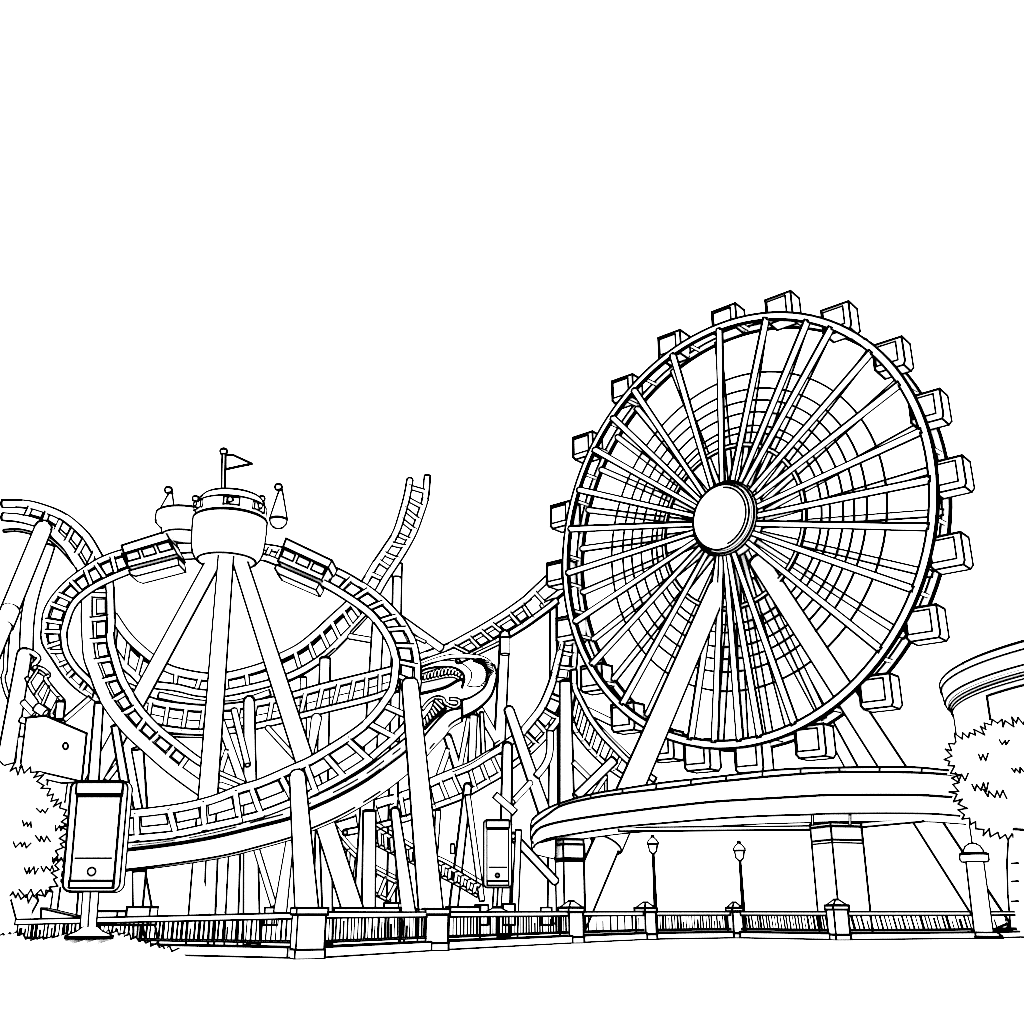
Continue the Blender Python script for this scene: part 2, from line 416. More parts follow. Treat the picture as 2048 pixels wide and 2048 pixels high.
front = [((274, 1627), (276, 1677)), ((345, 1618), (350, 1670)), ((408, 1605), (418, 1655)), ((465, 1587), (475, 1640)), ((505, 1571), (524, 1620)), ((562, 1552), (580, 1603)),
         ((610, 1532), (630, 1573)), ((650, 1508), (680, 1545)), ((693, 1481), (728, 1514)), ((738, 1450), (785, 1470)), ((770, 1415), (812, 1433))]
ties(PU, PL, [(near(PU, a), near(PL, b)) for a, b in front], 10, hel, over=.12)
tb = near(PU, (787, 1378)); te = near(PU, (620 * .2692 + 480, 1140 * .2692 + 860))
back = [((792, 1352), (829, 1365)), ((797, 1322), (835, 1330)), ((792, 1285), (829, 1292)), ((778, 1250), (812, 1256)), ((757, 1240), (795, 1230)), ((733, 1220), (765, 1200)), ((705, 1200), (735, 1178)), ((675, 1183), (700, 1155)), ((647, 1167), (666, 1139)),
        ((552, 1123), (560, 1100)), ((535, 1118), (540, 1096)), ((400, 1112), (400, 1077)), ((330, 1117), (322, 1086)), ((300, 1124), (292, 1092)), ((262, 1140), (245, 1104)), ((236, 1150), (220, 1112)), ((212, 1162), (194, 1124)), ((188, 1174), (167, 1142)), ((165, 1190), (140, 1162)), ((150, 1207), (118, 1184)), ((142, 1222), (101, 1208)),
        ((135, 1243), (92, 1238)), ((130, 1262), (90, 1262)), ((128, 1280), (92, 1290)), ((131, 1303), (102, 1304)), ((142, 1322), (117, 1326)), ((155, 1338), (136, 1352)), ((175, 1360), (160, 1378)), ((195, 1380), (190, 1396))]
ties(PU, PL, [(near(PU, a), near(PL, b)) for a, b in back], 7, hel, hw=1.25)
# small inset brake plates between the ties
def inset(PA, PB, pairs, par_, f0=.25, f1=.75, shrink=.2):
    def pick(P, t):
        x = t * (len(P) - 1); i = min(int(x), len(P) - 2); return P[i].lerp(P[i + 1], x - i)
    ts = [(near(PA, a), near(PB, b)) for a, b in pairs]
    for (a0, b0), (a1, b1) in zip(ts, ts[1:]):
        s = shrink
        qa0, qa1 = pick(PA, a0 + (a1 - a0) * s), pick(PA, a1 + (a0 - a1) * s); qb0, qb1 = pick(PB, b0 + (b1 - b0) * s), pick(PB, b1 + (b0 - b1) * s)
        if (qa0 - qa1).length > 6 or (qa0 - qb0).length > 6: continue
        poly = [qa0.lerp(qb0, f0), qa1.lerp(qb1, f0), qa1.lerp(qb1, f1), qa0.lerp(qb0, f1)]
        d = ((poly[0] + poly[2]) / 2 - EYE); d.z = 0; d.normalize()
        build('brake_plate', MB().prism(poly, d * .12), par_, hw=1.0)
inset(PU, PL, back[:9], hel); inset(PU, PL, back[13:], hel)
inset(PU, PL, front, hel, .16, .55, .14)
# rear sweep of the helix
eu = [(292, 1398), (320, 1406), (360, 1412), (410, 1416), (480, 1411), (560, 1397), (640, 1375), (700, 1360), (745, 1349), (796, 1336)]
el = [(285, 1446), (310, 1453), (350, 1460), (400, 1464), (470, 1460), (540, 1446), (600, 1432), (660, 1417), (740, 1397), (794, 1378)]
P1, P2 = rail('rail', eu, [55, 56, 56, 55, 54, 52], 11, hel), rail('rail', el, [55, 56, 56, 55, 54, 52], 10, hel)
ties(P1, P2, lin(.02, .98, 16), 7, hel, hw=1.25)
strip(P1, P2, .13, .22, .02, .98, hel, name='grating')
strip(P1, P2, .5, .56, .02, .98, hel, name='grating')
rail('guard_rail', [(300, 1467), (350, 1471), (410, 1473)], [56, 56, 55.5], 4, hel, 20, 1.2)
# two great pillars at the fence
column((594, 1541), (614, 1825), 33.8, ground(613, 1918).y, 28, 44, hel, cap=1, to_ground=False)
column((819, 1357), (862, 1824), 39.8, ground(865, 1902).y, 30, 46, hel, cap=1, to_ground=False)

# ---- 2. the chute under the front sweep
chu = thing('coaster_chute', foot(at(650, 1640, 38)), 'white solid-sided chute with slots running under the ladder track and turning back on itself', 'coaster track')
st = T('B', (780, 1088), (1100, 1050), (1400, 1000)) + T('C', (120, 928), (340, 870), (450, 818), (640, 730), (820, 630), (960, 530), (1100, 420)) + [(836, 1470)]
sb = T('B', (780, 1212), (1100, 1173), (1450, 1117)) + T('C', (120, 1056), (340, 992), (465, 938), (640, 860), (800, 770), (960, 665), (1110, 545)) + [(845, 1512)]
cy = [36, 36, 36.1, 36.3, 37, 37.5, 38, 39, 40, 42, 43]
build('side_wall', MB().ribbon(path(st, cy, 80), path(sb, cy, 80), 1.1), chu, thr=60)
lt = T('B', (780, 1035), (1100, 1000), (1400, 940)) + T('C', (120, 850), (340, 790), (450, 740), (640, 650), (820, 545), (960, 440), (1100, 330)) + [(836, 1450)]
lm = [(x, y - 4) for x, y in st]
PT, PM = path(lt, [y + .3 for y in cy], 80), path(lm, [y + .3 for y in cy], 80)
build('ledge', MB().ribbon(PT, PM, .8), chu, thr=60, hw=1.4)
for a, b in ((.03, .13), (.16, .27), (.30, .385), (.43, .47), (.53, .62), (.655, .735), (.79, .855), (.89, .94)):
    pt, pb = [], []
    for i in range(10):
        t = a + (b - a) * i / 9; x = t * 79; k = min(int(x), 78)
        p, q = PT[k].lerp(PT[k + 1], x - k), PM[k].lerp(PM[k + 1], x - k)
        d = (EYE - p).normalized() * .05
        pt.append(p.lerp(q, .45) + d); pb.append(p.lerp(q, .62) + d)
    build('slot', MB().ribbon(pt, pb, .04), chu, INK, ink=False)
# beyond the big pillar: the chute climbs and turns back
ct_ = T('K', (200, 1395), (240, 1310), (330, 1200), (400, 1125), (470, 1070), (600, 1042)) ; cb_ = T('K', (230, 1520), (262, 1468), (340, 1375), (420, 1290), (495, 1195), (600, 1130))
build('side_wall', MB().ribbon(path(ct_, [43, 43.5, 44, 44.5, 45], 40), path(cb_, [43, 43.5, 44, 44.5, 45], 40), 1.0), chu, thr=60)
ot = T('K', (600, 965), (690, 938), (800, 860), (850, 770), (868, 690), (850, 628))
ob = T('K', (600, 1130), (750, 1048), (870, 930), (920, 800), (933, 700), (912, 635))
rail('rail', T('K', (880, 630), (845, 590), (780, 560), (690, 546), (590, 542), (470, 550), (350, 580), (190, 640)), [50.6, 51, 51, 51], 7, chu, 50, .9)
build('side_wall', MB().ribbon(path(ot, [45, 46, 47, 49, 50.3, 50.8], 60), path(ob, [45, 45.6, 46.6, 48.5, 50, 50.7], 60), .3), chu, thr=60)
it = T('K', (190, 700), (260, 665), (400, 645), (520, 655), (600, 700), (620, 760), (600, 830)); ib = T('K', (190, 900), (330, 868), (450, 832), (560, 770), (600, 765), (612, 790), (600, 835))
build('inner_wall', MB().ribbon(path(it, 50, 40), path(ib, 50, 40), .3), chu, thr=60)
l2 = T('K', (200, 640), (330, 600), (480, 582), (600, 615), (680, 680), (690, 750), (650, 830))
rail('handrail', l2, 50.5, 3.2, chu, 40, 1.2)
rail('handrail', T('K', (650, 830), (720, 840), (790, 825), (830, 770), (838, 690), (800, 620), (700, 575), (600, 560)), 49.5, 3.2, chu, 40, 1.2)
b1 = rail('rail', T('K', (195, 735), (330, 690), (450, 662), (540, 680), (590, 725)), 49.7, 4.5, chu, 40, 1.0)
b2 = rail('rail', T('K', (195, 790), (330, 760), (450, 735), (520, 735), (575, 760)), 49.6, 4.5, chu, 40, 1.0)
ties(b1, b2, lin(.03, .95, 12), 4, chu, hw=.8)
b3 = path(T('K', (700, 578), (800, 622), (838, 690), (830, 770), (790, 822)), 49.4, 40)
b4 = rail('rail', T('K', (760, 562), (860, 610), (895, 690), (885, 780), (835, 850)), [50.4, 50.4, 50, 49.2], 3, chu, 40, 1.0)
ties(b3, b4, lin(.05, .97, 15), 4, chu, hw=.8)
rail('rail', T('K', (215, 1060), (270, 990), (340, 945), (410, 950), (440, 1000), (520, 1030), (570, 1010), (560, 965), (480, 955)), 46.5, 5, chu, 50, 1.2)
rail('rail', T('K', (230, 1170), (310, 1060), (350, 960)), 46, 5, chu, 30, 1.2)
rail('rail', T('K', (235, 1240), (330, 1140), (440, 1040)), 45.5, 5, chu, 30, 1.2)
pa, pb_ = path(T('K', (230, 1170), (310, 1060), (350, 960)), 45.9, 20), path(T('K', (235, 1240), (330, 1140), (440, 1040)), 45.4, 20)
ties(pa, pb_, lin(.05, .95, 7), 5, chu, hw=1.1)
column(T('C', (375, 1020))[0] if 0 else (553, 1690), (548, 1835), 37.5, 38.5, 14, 15, chu) if 0 else None

# ---- 3. the left arch
arc = thing('coaster_arch', foot(at(190, 1500, 56)), 'white ladder track arching in from the left edge and diving behind the drum tower leg', 'coaster track')
ro = T('A', (20, 555), (190, 560), (320, 590), (460, 645), (560, 715), (660, 815), (745, 955), (805, 1070), (828, 1170), (838, 1400)) + T('L', (1070, 480), (1105, 640), (1175, 860), (1265, 1025), (1375, 1185), (1520, 1340), (1680, 1470), (1865, 1615)) + [(402, 1525), (425, 1537)]
ri = T('A', (20, 655), (140, 665), (250, 690), (370, 735), (430, 800), (510, 880), (570, 970), (620, 1060), (655, 1200), (656, 1400), (660, 1500)) + T('L', (865, 640), (925, 810), (990, 980), (1090, 1150), (1250, 1350), (1440, 1525), (1640, 1700), (1860, 1865)) + [(420, 1590)]
Yo = [62, 62, 61, 60, 59, 58, 57, 56, 54, 51, 49, 48, 47, 46, 45.5, 45, 44.5, 44, 43.8, 43.5]
Yi = [62, 62, 61, 60.5, 60, 59, 58, 57, 55, 52, 51, 49.5, 48, 47, 46, 45.3, 44.8, 44.4, 44, 43.6]
PO, PI = rail('rail', ro, Yo, (13, 12), arc, 120), rail('rail', ri, Yi[:len(ri)], [13, 24], arc, 120)
apairs = [((65, 1009), (50, 1035)), ((95, 1017), (85, 1050)), ((125, 1032), (108, 1070)), ((150, 1052), (130, 1090)), ((172, 1075), (150, 1115)), ((192, 1103), (165, 1150)),
          ((221, 1190), (174, 1190)), ((221, 1235), (175, 1240)), ((226, 1277), (178, 1282)), ((232, 1317), (184, 1322)), ((243, 1355), (197, 1365)), ((258, 1385), (217, 1405)), ((274, 1411), (240, 1436)), ((297, 1437), (268, 1466)), ((320, 1462), (293, 1496)), ((350, 1487), (322, 1521)), ((382, 1512), (356, 1547))]
ties(PO, PI, [(near(PO, a), near(PI, b)) for a, b in apairs], 8, arc, hw=1.3)
inset(PO, PI, apairs, arc, .22, .6, .2)
rail('lower_rail', T('A', (30, 760), (140, 757), (240, 778), (310, 800), (360, 815), (430, 868), (510, 950), (560, 1010), (600, 1050)), [62.5, 62, 61, 60], 4, arc, 40, 1.4)
column((90, 1048), (16, 1228), 57, 54, 29, 31, arc, cap=1)
collar((14, 1236), 54, 35, 44, (at(90, 1048, 57) - at(16, 1228, 54)).normalized(), arc)
cb = path([(97, 1090), (86, 1125), (70, 1170), (57, 1225), (53, 1280), (53, 1330)], [59, 59, 58, 58, 58], 30)
build('support_column', MB().tube(cb, [11 * mpp(p) for p in cb], 16), arc)
column((50, 1300), (24, 1450), 55, 54, 24, 28, arc, cap=1)
column((198, 1405), (186, 1570), 49, 50, 14, 18, arc)
column((230, 1452), (262, 1640), 48, 48, 12, 16, arc)
column((275, 1497), (290, 1618), 47, 48, 20, 7, arc, to_ground=False)
hbeam((236, 1530), (213, 1560), 49, 49, 9, 'brace', arc, 1.3)
hbeam((128, 1440), (180, 1395), 52, 52, 8, 'brace', arc, 1.3)
rail('rail', T('L', (230, 590), (300, 600), (370, 660), (330, 720), (330, 760), (400, 790), (460, 830)), [55, 54.5, 54], 8, arc, 30, 1.4)
r1 = rail('rail', T('L', (330, 750), (400, 760), (470, 820), (440, 860), (520, 970), (610, 1070)), [54, 53.5, 53], 6, arc, 30, 1.4)
r2 = rail('rail', T('L', (260, 850), (310, 960), (380, 1060), (410, 1120), (470, 1170), (520, 1240)), [54, 53.5, 53], 6, arc, 30, 1.4)
ties(r1, r2, lin(.1, .9, 4), 5, arc, hw=1.2)
hbeam(T('L', (590, 1080))[0], T('L', (575, 1250))[0], 53, 53, 14, 'support_column', arc)
rail('rail', T('L', (75, 430), (60, 600), (50, 780), (30, 850), (60, 980), (90, 1050)), 58, 6, arc, 30, 1.3)
hbeam(T('L', (215, 1420))[0], T('L', (190, 1700))[0], 53, 53, 13, 'support_column', arc, 1.4)
hbeam(T('L', (350, 1130))[0], T('L', (440, 1190))[0], 52, 52, 16, 'bracket', arc, 1.4)
hbeam(T('L', (220, 1080))[0], T('L', (330, 1200))[0], 53, 53, 10, 'bracket', arc, 1.2)
hbeam(T('L', (200, 1250))[0], T('L', (300, 1290))[0], 53, 53, 10, 'bracket', arc, 1.2)

# ---- 4. the deep valley
val = thing('coaster_valley', foot(at(560, 1600, 60)), 'white ladder track dropping from its cut-off top into a valley behind the tower', 'coaster track')
vo = T('L', (1095, 250), (1215, 425), (1345, 560), (1510, 690)) + [(350, 1342), (413, 1354), (456, 1352), (520, 1335), (549, 1320)] + T('D', (430, 1622), (560, 1520), (680, 1408), (810, 1285), (930, 1125), (1005, 1000), (1085, 880), (1160, 760), (1212, 600), (1243, 480), (1262, 372))
vi = T('L', (1100, 590), (1200, 730), (1290, 810), (1400, 900)) + [(352, 1375), (395, 1385), (440, 1387), (500, 1376), (562, 1359)] + T('D', (480, 1775), (640, 1665), (740, 1570), (920, 1378), (1065, 1130), (1120, 1045), (1170, 970), (1235, 865), (1290, 760), (1335, 640), (1378, 500), (1392, 340))
VY = [58, 58, 58, 58, 58, 58, 58, 58, 59, 59, 60, 60, 61, 62, 63, 64, 65, 66, 67, 68]
QO, QI = rail('rail', vo, VY[:len(vo)], (14, 10), val, 110), rail('rail', vi, (VY + [68, 68])[:len(vi)], (12, 10), val, 110)
vp = [((232, 1240), (228, 1303)), ((256, 1280), (248, 1335)), ((283, 1304), (270, 1352)), ((355, 1343), (352, 1377)), ((398, 1353), (396, 1385)), ((455, 1352), (455, 1387)), ((493, 1343), (496, 1378)),
      ((553, 1318), (565, 1358)), ((590, 1299), (604, 1341)), ((617, 1280), (634, 1321)), ((640, 1259), (657, 1302)), ((663, 1240), (681, 1279)), ((683, 1220), (703, 1258)), ((700, 1203), (722, 1237)),
      ((741, 1148), (768, 1162)), ((756, 1125), (783, 1139)), ((769, 1105), (795, 1120)), ((780, 1085), (812, 1094)), ((794, 1066), (820, 1079)), ((803, 1042), (828, 1060)), ((810, 1017), (836, 1040)), ((814, 998), (843, 1015)), ((819, 973), (852, 985))]
ties(QO, QI, [(near(QO, a), near(QI, b)) for a, b in vp], 7, val, hw=1.3)
strip(QO, QI, .2, .34, .04, near(QO, (698, 1206)), val, 50, 'grating')
rail('lower_rail', [(240, 1365), (262, 1372), (290, 1385)], 58.3, 6, val, 16, 1.3)
rail('lower_rail', [(318, 1390), (360, 1399), (400, 1406), (440, 1408), (480, 1405), (540, 1385)], 58.5, 10, val, 30, 1.3)
rail('lower_rail', T('D', (320, 1880), (500, 1790), (660, 1670), (760, 1575), (940, 1385)), [59, 59.5, 60, 60.5], 4, val, 30, 1.3)
column((795, 1128), (790, 1400), 65, 65, 15, 15, val, cap=0)
collar((794, 1141), 64.8, 16, 28, V((0, 0, 1)), val)
column((757, 1226), (742, 1480), 55.0, 54, 19, 22, val, cap=1)
column((650, 1318), (646, 1500), 59, 58, 18, 19, val)
column((607, 1355), (606, 1450), 60, 60, 11, 11, val, hw=1.4)
column((498, 1396), (500, 1570), 52, 50, 18, 22, val, cap=1)
column((634, 1430), (617, 1530), 53, 52, 18, 9, val, cap=1, to_ground=False, hw=1.4)
hbeam((700, 1273), (746, 1281), 58, 56, 9, 'brace', val, 1.4)
hbeam((770, 1216), (882, 1296), 66, 70, 14, 'brace', val, 1.4)
hbeam((820, 1270), (850, 1284), 66, 67, 5, 'brace', val, 1.2)
hbeam((440, 1440), (488, 1575), 50, 48, 14, 'brace', val, 1.4)
hbeam((468, 1420), (495, 1530), 51, 49, 10, 'brace', val, 1.4)
hbeam((455, 1500), (440, 1545), 49, 49, 9, 'brace', val, 1.2)
hbeam((437, 1545), (490, 1568), 48, 47, 7, 'brace', val, 1.3)
hbeam((535, 1455), (590, 1515), 52, 50, 8, 'brace', val, 1.3)
hbeam((440, 1570), (470, 1580), 47.5, 47, 10, 'brace', val, 1.2)

# ---- 5. the climb towards the wheel
cli = thing('coaster_climb', foot(at(1000, 1400, 88)), 'white ladder track climbing from behind the chute to the ferris wheel', 'coaster track')
cu = T('K', (150, 570), (300, 510), (480, 445), (640, 360), (800, 270), (1010, 140), (1190, 12)) + T('I', (0, 735), (150, 595), (260, 500))
cl = T('K', (560, 590), (735, 510), (940, 395), (1090, 310), (1250, 205), (1500, 15)) + T('I', (100, 815), (200, 735), (300, 650))
CU, CL = rail('rail', cu, [80, 90, 105, 128], 11, cli), rail('rail', cl, [84, 95, 110, 128], 9, cli)
rail('lower_rail', T('K', (720, 530), (960, 415), (1060, 350), (1260, 225), (1520, 30)) + T('I', (110, 840), (270, 710)), [85, 96, 111, 128], 5, cli, 40, 1.3)
cpair = [((905, 1289), (945, 1308)), ((935, 1275), (965, 1298)), ((962, 1260), (990, 1284)), ((985, 1246), (1013, 1271)), ((1015, 1226), (1042, 1253)), ((1042, 1208), (1065, 1237)), ((1068, 1184), (1092, 1212))]
ties(CU, CL, [(near(CU, a), near(CL, b)) for a, b in cpair], 6, cli, hw=1.25)
strip(CU, CL, .14, .22, .1, .9, cli, 40, 'grating')
inset(CU, CL, cpair, cli, .4, .75, .2)
column((1010, 1263), (998, 1505), 89, 88, 16, 19, cli, cap=1, to_ground=False)
collar((1010, 1292), 84.8, 17, 33, V((0, 0, 1)), cli)
column((1107, 1200), (1107, 1330), 122, 122, 10, 12, cli)
column((1016, 1415), (1090, 1628), 77.5, 80, 16, 22, cli, cap=1, to_ground=False)

# ---- 6. the drop by the wheel and its two branches
dro = thing('coaster_drop', foot(at(1130, 1560, 82)), 'white ladder track dropping beside the ferris wheel rim, splitting around a pillar', 'coaster track')
dl = [(1128, 1262), (1123, 1289), (1115, 1324), (1107, 1355), (1098, 1382), (1083, 1415), (1063, 1442), (1040, 1468), (1003, 1495), (972, 1513), (941, 1532), (899, 1549), (860, 1566), (824, 1586), (760, 1606), (690, 1630), (640, 1645)]
dl2 = [(1150, 1262), (1150, 1300), (1146, 1345), (1135, 1400), (1117, 1438), (1096, 1466), (1055, 1507), (1001, 1548), (976, 1563), (945, 1581), (921, 1594), (863, 1616), (827, 1632), (754, 1652), (690, 1665)]
DA = rail('rail', dl, [122, 112, 100, 92, 87, 84.5, 81, 76, 69, 61, 55], (9, 16), dro, 110)
DB = rail('rail', dl2, [122, 112, 100, 92, 87, 84.5, 81, 76, 69, 61, 55], (9, 10), dro, 110)
dpair = [((1120, 1305), (1150, 1312)), ((1113, 1335), (1147, 1340)), ((1106, 1358), (1143, 1362)), ((1094, 1392), (1132, 1405)), ((1082, 1417), (1117, 1438)), ((1066, 1440), (1097, 1466)), ((1047, 1462), (1076, 1488)), ((1028, 1478), (1055, 1507)), ((985, 1507), (1001, 1548)), ((962, 1520), (976, 1563)), ((934, 1535), (952, 1577)), ((905, 1546), (925, 1592)), ((880, 1558), (895, 1604)), ((855, 1568), (868, 1614)), ((800, 1594), (810, 1638)), ((745, 1611), (755, 1652)), ((712, 1622), (720, 1660))]
ties(DA, DB, [(near(DA, a), near(DB, b)) for a, b in dpair], 7, dro, hw=1.3)
inset(DA, DB, dpair[:8], dro, .2, .7, .18)
rail('handrail', [(1121, 1289), (1108, 1335), (1098, 1370), (1077, 1409), (1059, 1436), (1040, 1459)], [114, 100, 87], 3, dro, 40, 1.0)
rail('handrail', [(860, 1564), (900, 1546), (941, 1528), (985, 1500), (1000, 1491)], [74, 83.5], 3.5, dro, 40, 1.0)
dr = [(1148, 1340), (1150, 1376), (1164, 1405), (1179, 1434), (1202, 1466), (1226, 1492), (1262, 1527), (1310, 1560)]
dr2 = [(1135, 1400), (1146, 1449), (1165, 1480), (1199, 1517), (1243, 1551), (1290, 1575)]
DC, DD = rail('rail', dr, [100, 100, 101], 9, dro), rail('rail', dr2, [100, 101, 101], 8, dro)
ties(DC, DD, lin(.1, .8, 9), 6, dro, hw=1.25)
rail('handrail', [(1155, 1376), (1170, 1408), (1190, 1438), (1222, 1473), (1262, 1512)], [99.5, 100], 3, dro, 30, 1.0)
column((1131, 1363), (1134, 1600), 86, 86, 19, 25, dro, cap=0)
column((1015, 1487), (1012, 1640), 66, 65, 17, 19, dro, cap=1)
bp = path([(1100, 1462), (1099, 1505), (1090, 1530), (1072, 1553)], 78, 24)
build('brace', MB().tube(bp, 5.5 * .036, 10), dro, hw=1.4)
hbeam((1025, 1604), (1060, 1566), 72, 76, 10, 'brace', dro, 1.3)
hbeam((1146, 1524), (1178, 1556), 82, 82, 8, 'brace', dro, 1.3)
hbeam((1152, 1594), (1228, 1520), 83.5, 84.5, 15, 'brace', dro)
hbeam((1188, 1588), (1212, 1552), 84, 84.5, 7, 'brace', dro, 1.2)
hbeam((1172, 1420), (1232, 1449), 112, 118, 12, 'brace', dro, 1.4)
column((1212, 1550), (1212, 1600), 85, 85, 4, 4, dro, hw=1.1, to_ground=False)
hbeam((1026, 1672), (1110, 1762), 62, 68, 13, 'brace', dro)
column((1037, 1660), (1031, 1800), 60, 60, 10, 12, dro, hw=1.4)
column((894, 1470), (918, 1546), 86, 86, 12, 13, dro, cap=1, to_ground=False)
hbeam((875, 1560), (897, 1498), 86, 86, 10, 'brace', dro, 1.3)
hbeam((918, 1542), (938, 1436), 86, 86, 8, 'brace', dro, 1.3)
column((947, 1430), (943, 1530), 86, 86, 13, 13, dro, hw=2.2, to_ground=False)
column((963, 1425), (967, 1515), 86, 86, 6, 7, dro, hw=1.8, to_ground=False)
hbeam((958, 1418), (996, 1484), 88, 88, 14, 'brace', dro, 1.4)
column((936, 1568), (911, 1780), 58.5, 58, 12, 14, dro, cap=1)
hbeam((935, 1590), (964, 1802), 58, 58, 9, 'brace', dro, 1.4)
column((876, 1620), (872, 1700), 58, 58, 9, 6, dro, hw=1.4)
column((739, 1622), (737, 1830), 51.5, 51.5, 22, 24, dro)
column((789, 1617), (817, 1828), 51, 50.5, 14, 26, dro, cap=1)
column((651, 1645), (655, 1835), 50, 49, 22, 17, dro)
column((692, 1730), (686, 1830), 55, 55, 13, 13, dro, hw=1.2)
hbeam((905, 1688), (905, 1707), 57, 57, 6, 'bracket', dro, 1.2)
hbeam((990, 1590), (1030, 1625), 62, 62, 12, 'brace', dro, 1.3)

# ---- 7. two low tracks running down to the ground
def lowtrack(label, up_, lo_, Ys, n):
    t = thing('coaster_runout', foot(at(up_[-1][0], up_[-1][1], Ys[-1])), label, 'coaster track')
    a, b = rail('rail', up_, Ys, 6, t, 40, 1.3), rail('rail', lo_, Ys, 5, t, 40, 1.3)
    ties(a, b, lin(.04, .96, n), 6, t, hw=1.15)
    rail('handrail', [(x + 7, y - 9) for x, y in up_], [y - .1 for y in Ys], 3, t, 40, 1.1)
    return t
lowtrack('low white ladder track curving down between the two big fence pillars', [(664, 1656), (693, 1694), (733, 1731), (765, 1750), (800, 1768)], [(664, 1716), (687, 1740), (723, 1771), (748, 1786), (780, 1803)], [54, 54, 54], 8)
lowtrack('low white ladder track sloping down behind the small phone-shaped sign', [(750, 1655), (787, 1678), (833, 1705), (876, 1724), (903, 1738), (960, 1772)], [(752, 1688), (787, 1706), (833, 1728), (879, 1750), (918, 1770), (955, 1792)], [56, 56, 56], 16)

# posts under the chute
for a, b, Y, w0, w1 in (((279, 1742), (276, 1815), 39, 23, 16), ((424, 1715), (419, 1835), 40, 20, 20), ((469, 1708), (464, 1832), 40, 20, 22)):
    column(a, b, Y, Y, w0, w1, chu)
hbeam((513, 1698), (548, 1812), 39.5, 39.5, 10, 'brace', chu, 1.4)
hbeam((580, 1680), (560, 1826), 38.8, 38.8, 13, 'brace', chu, 1.4, r1=24)
hbeam((472, 1745), (455, 1825), 40.5, 40.5, 9, 'brace', chu, 1.2)
def block(p0, p1, Y, depth, name, par_, hw=HW):
    a, b = at(p0[0], p0[1], Y), at(p1[0], p1[1], Y)
    return build(name, MB().wbox(a.x, b.x, Y, Y + depth, max(min(a.z, b.z), 0) , max(a.z, b.z)), par_, hw=hw)
block((254, 1814), (297, 1850), 38.4, .8, 'footing', chu)
block((184, 1822), (232, 1850), 39.6, .8, 'footing', chu)
block((530, 1815), (548, 1850), 39, .6, 'footing', chu, 1.3)
block((768, 1806), (796, 1850), 49, .8, 'footing', dro, 1.4)
block((950, 1810), (976, 1850), 56, .8, 'footing', dro, 1.4)
block((1006, 1808), (1030, 1850), 58, .8, 'footing', dro, 1.4)
block((1082, 1815), (1104, 1850), 64, .8, 'footing', dro, 1.3)

# ------------------------------------------------------------------ drum tower
DY = 46
dc = at(459, 1060, DY); ds = mpp(dc) ; dz = ds / math.cos(PITCH)
def dzp(y): return (1060 - y) * dz
tow = thing('drum_tower', foot(dc), 'white drum-shaped ride tower with pennant flag standing on three splayed legs', 'ride tower')
k_ = .955
drum = build('drum', MB().lathe(dc, [(r * k_ * ds, dzp(y)) for r, y in ((59, 1121), (66, 1112), (70, 1103), (72.5, 1085), (74, 1060), (74, 1041))], 64), tow, thr=40, hw=2.6)
build('gallery', MB().lathe(dc, [(68.5 * ds, dzp(1038)), (68.5 * ds, dzp(1015)), (66.5 * ds, dzp(1013))], 64), tow, thr=40, hw=1.0)
build('dome', MB().lathe(dc, [(65 * ds, dzp(1013)), (63 * ds, dzp(1005)), (55 * ds, dzp(997)), (33 * ds, dzp(990)), (0, dzp(987))], 64), tow, thr=70, hw=2.3)
for ang in (-76, -142, -26):
    a = math.radians(ang); d = V((math.cos(a), math.sin(a), 0)); t = V((-d.y, d.x, 0))
    c = dc + d * 68.3 * ds + V((0, 0, dzp(1025)))
    wn = build('window', MB().box(c, t * 15 * ds, d * .06, V((0, 0, 7 * dz))), tow, GLASS, hw=1.3)
    if ang == -76:
        build('painted_window_shade', MB().box(c + d * .08 - t * 6 * ds, t * 4 * ds, d * .03, V((0, 0, 7 * dz))), wn, INK, ink=False)  # black block laid over part of the window as painted-in shading
for ang in (-78, -140, -30):
    a = math.radians(ang); d = V((math.cos(a), math.sin(a), 0))
    c = dc + d * 69.5 * ds + V((0, 0, dzp(1025)))
    build('round_lamp', MB().lathe(c, [(5 * ds, -.02), (5 * ds, .16), (2 * ds, .2)], 20, d), tow, hw=1.4)
for x in (391, 524):
    c = at(x, 997, DY); build('finial', MB().lathe(c, [(.1 * ds, -5 * ds), (4 * ds, -3.5 * ds), (5 * ds, 0), (4 * ds, 3.5 * ds), (.1 * ds, 5 * ds)], 16), tow, thr=70, hw=1.4)
fp = build('flagpole', MB().tube([at(446.5, 990, DY), at(447.5, 908, DY)], 2.6 * ds, 10), tow, hw=1.5)
c = at(447.5, 903, DY); build('finial', MB().lathe(c, [(.1 * ds, -6 * ds), (4.5 * ds, -4 * ds), (6 * ds, 0), (4.5 * ds, 4 * ds), (.1 * ds, 6 * ds)], 16), fp, thr=70)
fpts = [at(x, y, DY) for x, y in ((451, 910), (466, 910), (503, 927), (478, 932), (451, 938))]
build('pennant', MB().prism(fpts, V((0, .05, 0))), fp)
column((441, 1098), (290, 1375), DY, 49, 26, 28, tow, name='leg')
column((453, 1098), (398, 1835), DY - .6, 39.8, 27, 38, tow, name='leg')
column((472, 1098), (612, 1530), DY, 47, 25, 33, tow, name='leg')
